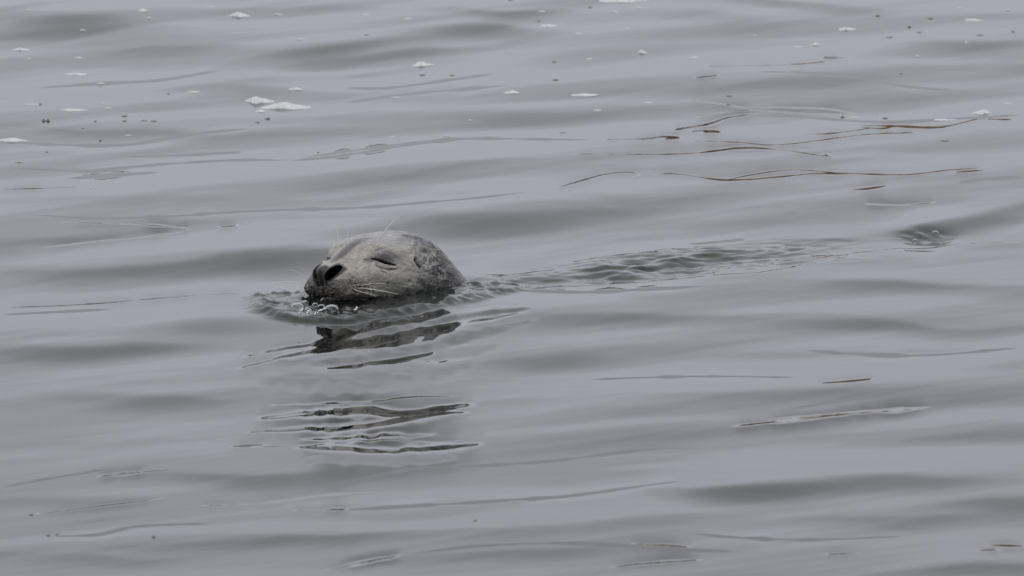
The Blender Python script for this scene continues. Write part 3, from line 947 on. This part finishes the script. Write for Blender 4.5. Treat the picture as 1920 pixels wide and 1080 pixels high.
ANCH = [(485,185,'peaked foam mound'),(540,197,'largest foam raft'),(450,29,'lumpy foam clump at top'),(20,261,'left edge foam clump'),
        (792,116,'pointed foam clump'),(1588,54,'smooth oval foam fleck'),(1841,209,'foam dome at right'),(1160,1,'top edge foam streak'),
        (40,86,'small foam clump at left'),(138,208,'thin flat foam oval'),(145,129,'upper left foam sliver'),(267,29,'upper left foam clump'),
        (1205,99,'spotted foam clump'),(1028,48,'flat fleck on dark swell'),(958,178,'curled foam fleck'),(1095,180,'translucent foam strip'),
        (1528,83,'dark-bottomed foam fleck'),(1823,41,'top right foam sliver'),(720,490,'seal head'),(1735,440,'dark eddy'),
        (60,1040,'bottom left corner'),(345,427,'hairpin reflection line')]
used_labels = {}
def place_label(what, x, y):
    ax0, ay0, nm = min(ANCH, key=lambda a: (a[0] - x) ** 2 + 4 * (a[1] - y) ** 2)
    dx, dy_ = x - ax0, y - ay0
    v_ = '' if abs(dy_) < .25 * abs(dx) else ('above' if dy_ < 0 else 'below')
    h_ = '' if abs(dx) < .25 * abs(dy_) else ('left of' if dx < 0 else 'right of')
    if v_ and h_: pos = v_ + ' and ' + h_
    else: pos = v_ or h_
    r_ = math.hypot(dx, dy_)
    far_ = 'just ' if r_ < 45 else ('' if r_ < 130 else 'well ')
    lab = f'{what} {far_}{pos} the {nm}'
    n = used_labels.get(lab, 0)
    used_labels[lab] = n + 1
    if n:
        lab = lab.replace(what, ('second ', 'third ', 'fourth ', 'fifth ', 'sixth ')[min(n - 1, 4)] + what)
    return lab
mfd = mf.copy(); mfd.name = 'thin_foam'
for n_ in mfd.node_tree.nodes:
    if n_.type == 'VALTORGB':
        n_.color_ramp.elements[0].color = (.28, .28, .28, 1); n_.color_ramp.elements[1].color = (.46, .47, .47, 1)
# x, y, w, h, label
FO = [
 (485,185,54,17,'peaked mound of white foam just above the largest foam raft'),
 (540,197,92,19,'largest white foam raft floating on the grey water behind the seal'),
 (450,29,36,12,'lumpy white foam clump with a dark underside near the top edge'),
 (20,261,50,10,'white foam clump cut by the left edge of the photo'),
 (792,116,36,12,'pointed white foam clump floating above and right of the seal head'),
 (1588,54,30,8,'smooth oval white foam fleck at upper right'),
 (1841,209,32,12,'white foam dome floating near the right edge above the dark reflection lines'),
 (1160,1,90,9,'long white foam streak cut by the top edge of the photo'),
 (553,165,24,7,'small pale foam fleck just above the two big foam rafts'),
 (487,206,20,7,'small foam fleck with dark rim below the peaked foam mound'),
 (40,86,30,8,'small white foam clump near the left edge below the dark swell'),
 (138,208,46,6,'thin flat oval of foam lying left among dark specks'),
 (145,129,36,6,'thin flat foam sliver in the upper left'),
 (267,29,22,7,'small white foam clump left of the lumpy clump near the top edge'),
 (363,171,22,5,'small foam fleck left of the two big foam rafts'),
 (1205,99,18,8,'small foam clump with dark spots right of centre near the top'),
 (1028,48,30,6,'flat foam fleck on the dark swell top centre'),
 (958,178,26,8,'curled foam fleck left of the translucent foam strip'),
 (1095,180,52,6,'flat translucent foam strip in the upper middle'),
 (1528,83,20,7,'foam fleck with dark underside near the oval fleck at upper right'),
 (1823,41,34,5,'thin pale foam sliver close to the top right corner'),
 (1770,221,36,4,'thin foam sliver lying on the brown reflection lines at right'),
]
G_FOAM = 'foam patches floating on the water'
fcount = 0
for i, (x_, y_, w_, h_, lab) in enumerate(FO):
    o = patch('foam_patch', x_, y_, w_, h_, mf, 100 + i, flat=.55 if h_ > 9 else .8)
    tag(o, lab, 'foam', G_FOAM)
FL = [(278,40,12,5),(521,27,18,5),(54,104,8,4),(155,58,13,4),(147,100,19,5),(190,150,16,5),(563,80,17,5),(62,196,34,3),(194,194,12,4),
      (203,204,15,3),(52,28,14,3),(1152,23,18,5),(1198,15,15,4),(1015,25,18,5),(765,42,20,5),(1085,66,17,4),(1104,112,18,4),(742,181,17,4),
      (882,226,10,3),(737,253,13,3),(1215,192,22,5),(1120,208,21,4),(1889,23,13,6),(1495,87,22,5),(1300,106,22,4),(1812,87,12,5),(1890,188,20,4),
      (1720,107,12,4),(1600,212,22,3),(960,2,36,3),(686,31,18,3),(395,14,20,3),(1175,56,16,3),(70,963,9,3),(1798,19,14,4),(1650,215,9,3),
      (170,355,6,3),(445,424,10,3),(345,427,8,4),(1415,64,10,3),(240,253,12,2)]
for i, (x_, y_, w_, h_) in enumerate(FL):
    o = patch('foam_fleck', x_, y_, w_ * .85, h_ * .8, mfd, 300 + i, flat=.9)
    tag(o, place_label('tiny white foam fleck', x_, y_), 'foam', 'tiny foam flecks on the water')
DB = [(82,228,8,6),(90,228,8,6),(233,219,12,4),(233,230,10,4),(270,229,14,4),(287,230,13,4),(179,230,6,3),(501,222,11,5),(483,229,8,3),(316,175,6,2.5),
      (75,196,9,4),(188,261,5,3),(34,304,12,3),(1042,155,12,4),(1040,117,10,3),(1367,178,13,2.5),(1366,192,10,4),(1579,213,8,4),(1660,215,12,4),
      (1646,33,9,4),(1705,53,8,4),(1745,39,15,4),(1725,64,12,3),(1668,72,13,3),(1837,73,16,3),(1899,65,9,4),(58,964,9,4),(891,980,6,3),(155,243,5,2),
      (958,7,10,4),(792,137,15,4),(848,140,12,3),(88,283,5,2),(597,285,5,2),(687,73,8,2.5),(1107,13,8,3),(1008,39,12,3),(90,1003,9,4),(288,1009,9,5),
      (108,1001,7,3),(1689,140,10,3),(240,290,0,0),(1772,266,16,3),(1055,246,12,2)]
for i, (x_, y_, w_, h_) in enumerate(DB):
    if w_ == 0: continue
    o = patch('debris_fleck', x_, y_, w_, h_ * .9, md, 500 + i, flat=.6)
    tag(o, place_label('tiny dark speck', x_, y_), 'debris', 'dark specks floating on the water')

# bubbles
mb = bpy.data.materials.new('bubble_film')
mb.use_nodes = True
tb = mb.node_tree
tb.nodes.clear()
gl = tb.nodes.new('ShaderNodeBsdfGlossy'); gl.inputs['Roughness'].default_value = .03; gl.inputs['Color'].default_value = (.4, .41, .42, 1)
tr = tb.nodes.new('ShaderNodeBsdfTransparent'); tr.inputs['Color'].default_value = (.93, .95, .94, 1)
fz = tb.nodes.new('ShaderNodeFresnel'); fz.inputs['IOR'].default_value = 1.33
nb = tb.nodes.new('ShaderNodeTexNoise'); nb.inputs['Scale'].default_value = 150
bb = tb.nodes.new('ShaderNodeBump'); bb.inputs['Strength'].default_value = .3; bb.inputs['Distance'].default_value = .0004
tb.links.new(nb.outputs[0], bb.inputs['Height']); tb.links.new(bb.outputs[0], gl.inputs['Normal']); tb.links.new(bb.outputs[0], fz.inputs['Normal'])
mx = tb.nodes.new('ShaderNodeMixShader'); ob = tb.nodes.new('ShaderNodeOutputMaterial')
tb.links.new(fz.outputs[0], mx.inputs[0]); tb.links.new(tr.outputs[0], mx.inputs[1]); tb.links.new(gl.outputs[0], mx.inputs[2]); tb.links.new(mx.outputs[0], ob.inputs[0])
def dome(name, qx, qy, rpx, m, zs=.8, sq=1.0, sink=.15):
    p = ground(np.array(float(qx)), np.array(float(qy)))
    sc = K * np.linalg.norm(p - CP) / DIST
    r = rpx * sc * .8
    vs_, fs_ = [], []
    nu_, nv_ = 28, 10
    for i in range(nv_ + 1):
        a = (math.pi * .5 + sink) * i / nv_
        for j in range(nu_):
            b = 2 * math.pi * j / nu_
            vs_.append((r * sq * math.sin(a) * math.cos(b), r * math.sin(a) * math.sin(b), r * math.cos(a) * zs))
    o = mesh_obj(name, vs_, gridfaces(nv_ + 1, nu_, wrap=True), m)
    o.location = (p[0], p[1], water_z(p[0], p[1]))
    return o
BU = [(558,586,15,.85,1.15,'large dark green-tinted bubble at the left of the cluster below the muzzle'),
      (573,578,8,.9,1,'middle-sized bubble behind the glinting pair below the muzzle'),
      (564,590,6,.9,1,'bright glinting bubble in front of the large green-tinted bubble'),
      (577,590,8,.8,1,'crinkled glinting bubble right of the bright one below the muzzle'),
      (591,582,8,.95,1,'clear round bubble in the middle of the cluster under the nose'),
      (606,575,6.5,1,1,'topmost clear round bubble touching the lower lip'),
      (622,590,15,.75,1.1,'wide low grey bubble at the right of the cluster'),
      (603,589,8,.8,1.2,'flattened bubble covered by frothy white glint pieces in the cluster'),
      (881,540,5,.9,1,'dark bubble right behind the neck of the seal'),
      (890,541,4,.9,1,'middle small bubble of three behind the neck'),
      (899,543,3.5,.9,1,'rearmost small bubble of three behind the neck'),
      (1716,446,6,.9,1.2,'clear bubble on the dark eddy far behind the seal'),
      (1754,436,8,.8,1.1,'faint bubble at the right end of the dark eddy'),
      (1824,451,5,.9,1.1,'single bright bubble floating right of the dark eddy')]
for x_, y_, r_, zs_, sq_, lab in BU:
    tag(dome('bubble', x_, y_, r_, mb, zs_, sq_), lab, 'bubble', 'bubbles on the water')
# frothy white pieces added to stand in for glints among the bubbles
rq = random.Random(3)
mfr, tfr, bfr = mat('froth_glint_white')
bfr.inputs['Base Color'].default_value = (.92, .93, .93, 1)
bfr.inputs['Roughness'].default_value = .3
FR = [(563,583,9,9,'frothy white pieces standing in for the glint on the left bubbles below the muzzle'),(578,583,9,7,'crinkled white arc standing in for a glint beside the brightest one'),
      (600,582,20,11,'slanting white streak in place of glints in the bubble cluster under the nose'),(668,577,6,3,'tiny white piece standing for a glint on the churned water below the cheek')]
for i, (x_, y_, w_, h_, lab) in enumerate(FR):
    p = ground(np.array(float(x_)), np.array(float(y_)) + 1, .021)
    sc = K
    vs_, fs_ = [], []
    for k in range(3 + int(w_ * .5)):
        q = rq.random()
        cx_ = (q - .5) * w_ + rq.uniform(-1, 1)
        cz_ = (q - .5) * h_ * .9 + rq.uniform(-1.5, 1.5)
        a = rq.uniform(-.2, 1.3); l = rq.uniform(2.0, 5.0)
        pts = [np.array([cx_ + math.cos(a) * l * (t_ - .5) + .5 * math.sin(t_ * 5), rq.uniform(-.5, .5), cz_ + math.sin(a) * l * (t_ - .5)]) * sc for t_ in (0, .33, .66, 1)]
        v2, f2 = tube(pts, rq.uniform(.8, 1.5) * sc, .5 * sc)
        n0 = len(vs_)
        vs_ += v2
        fs_ += [tuple(n0 + q_ for q_ in f) for f in f2]
    o = mesh_obj('froth_glint', vs_, fs_, mfr)
    o.location = p
    tag(o, lab, 'froth_glint', 'white pieces standing in for glints in front of the muzzle')
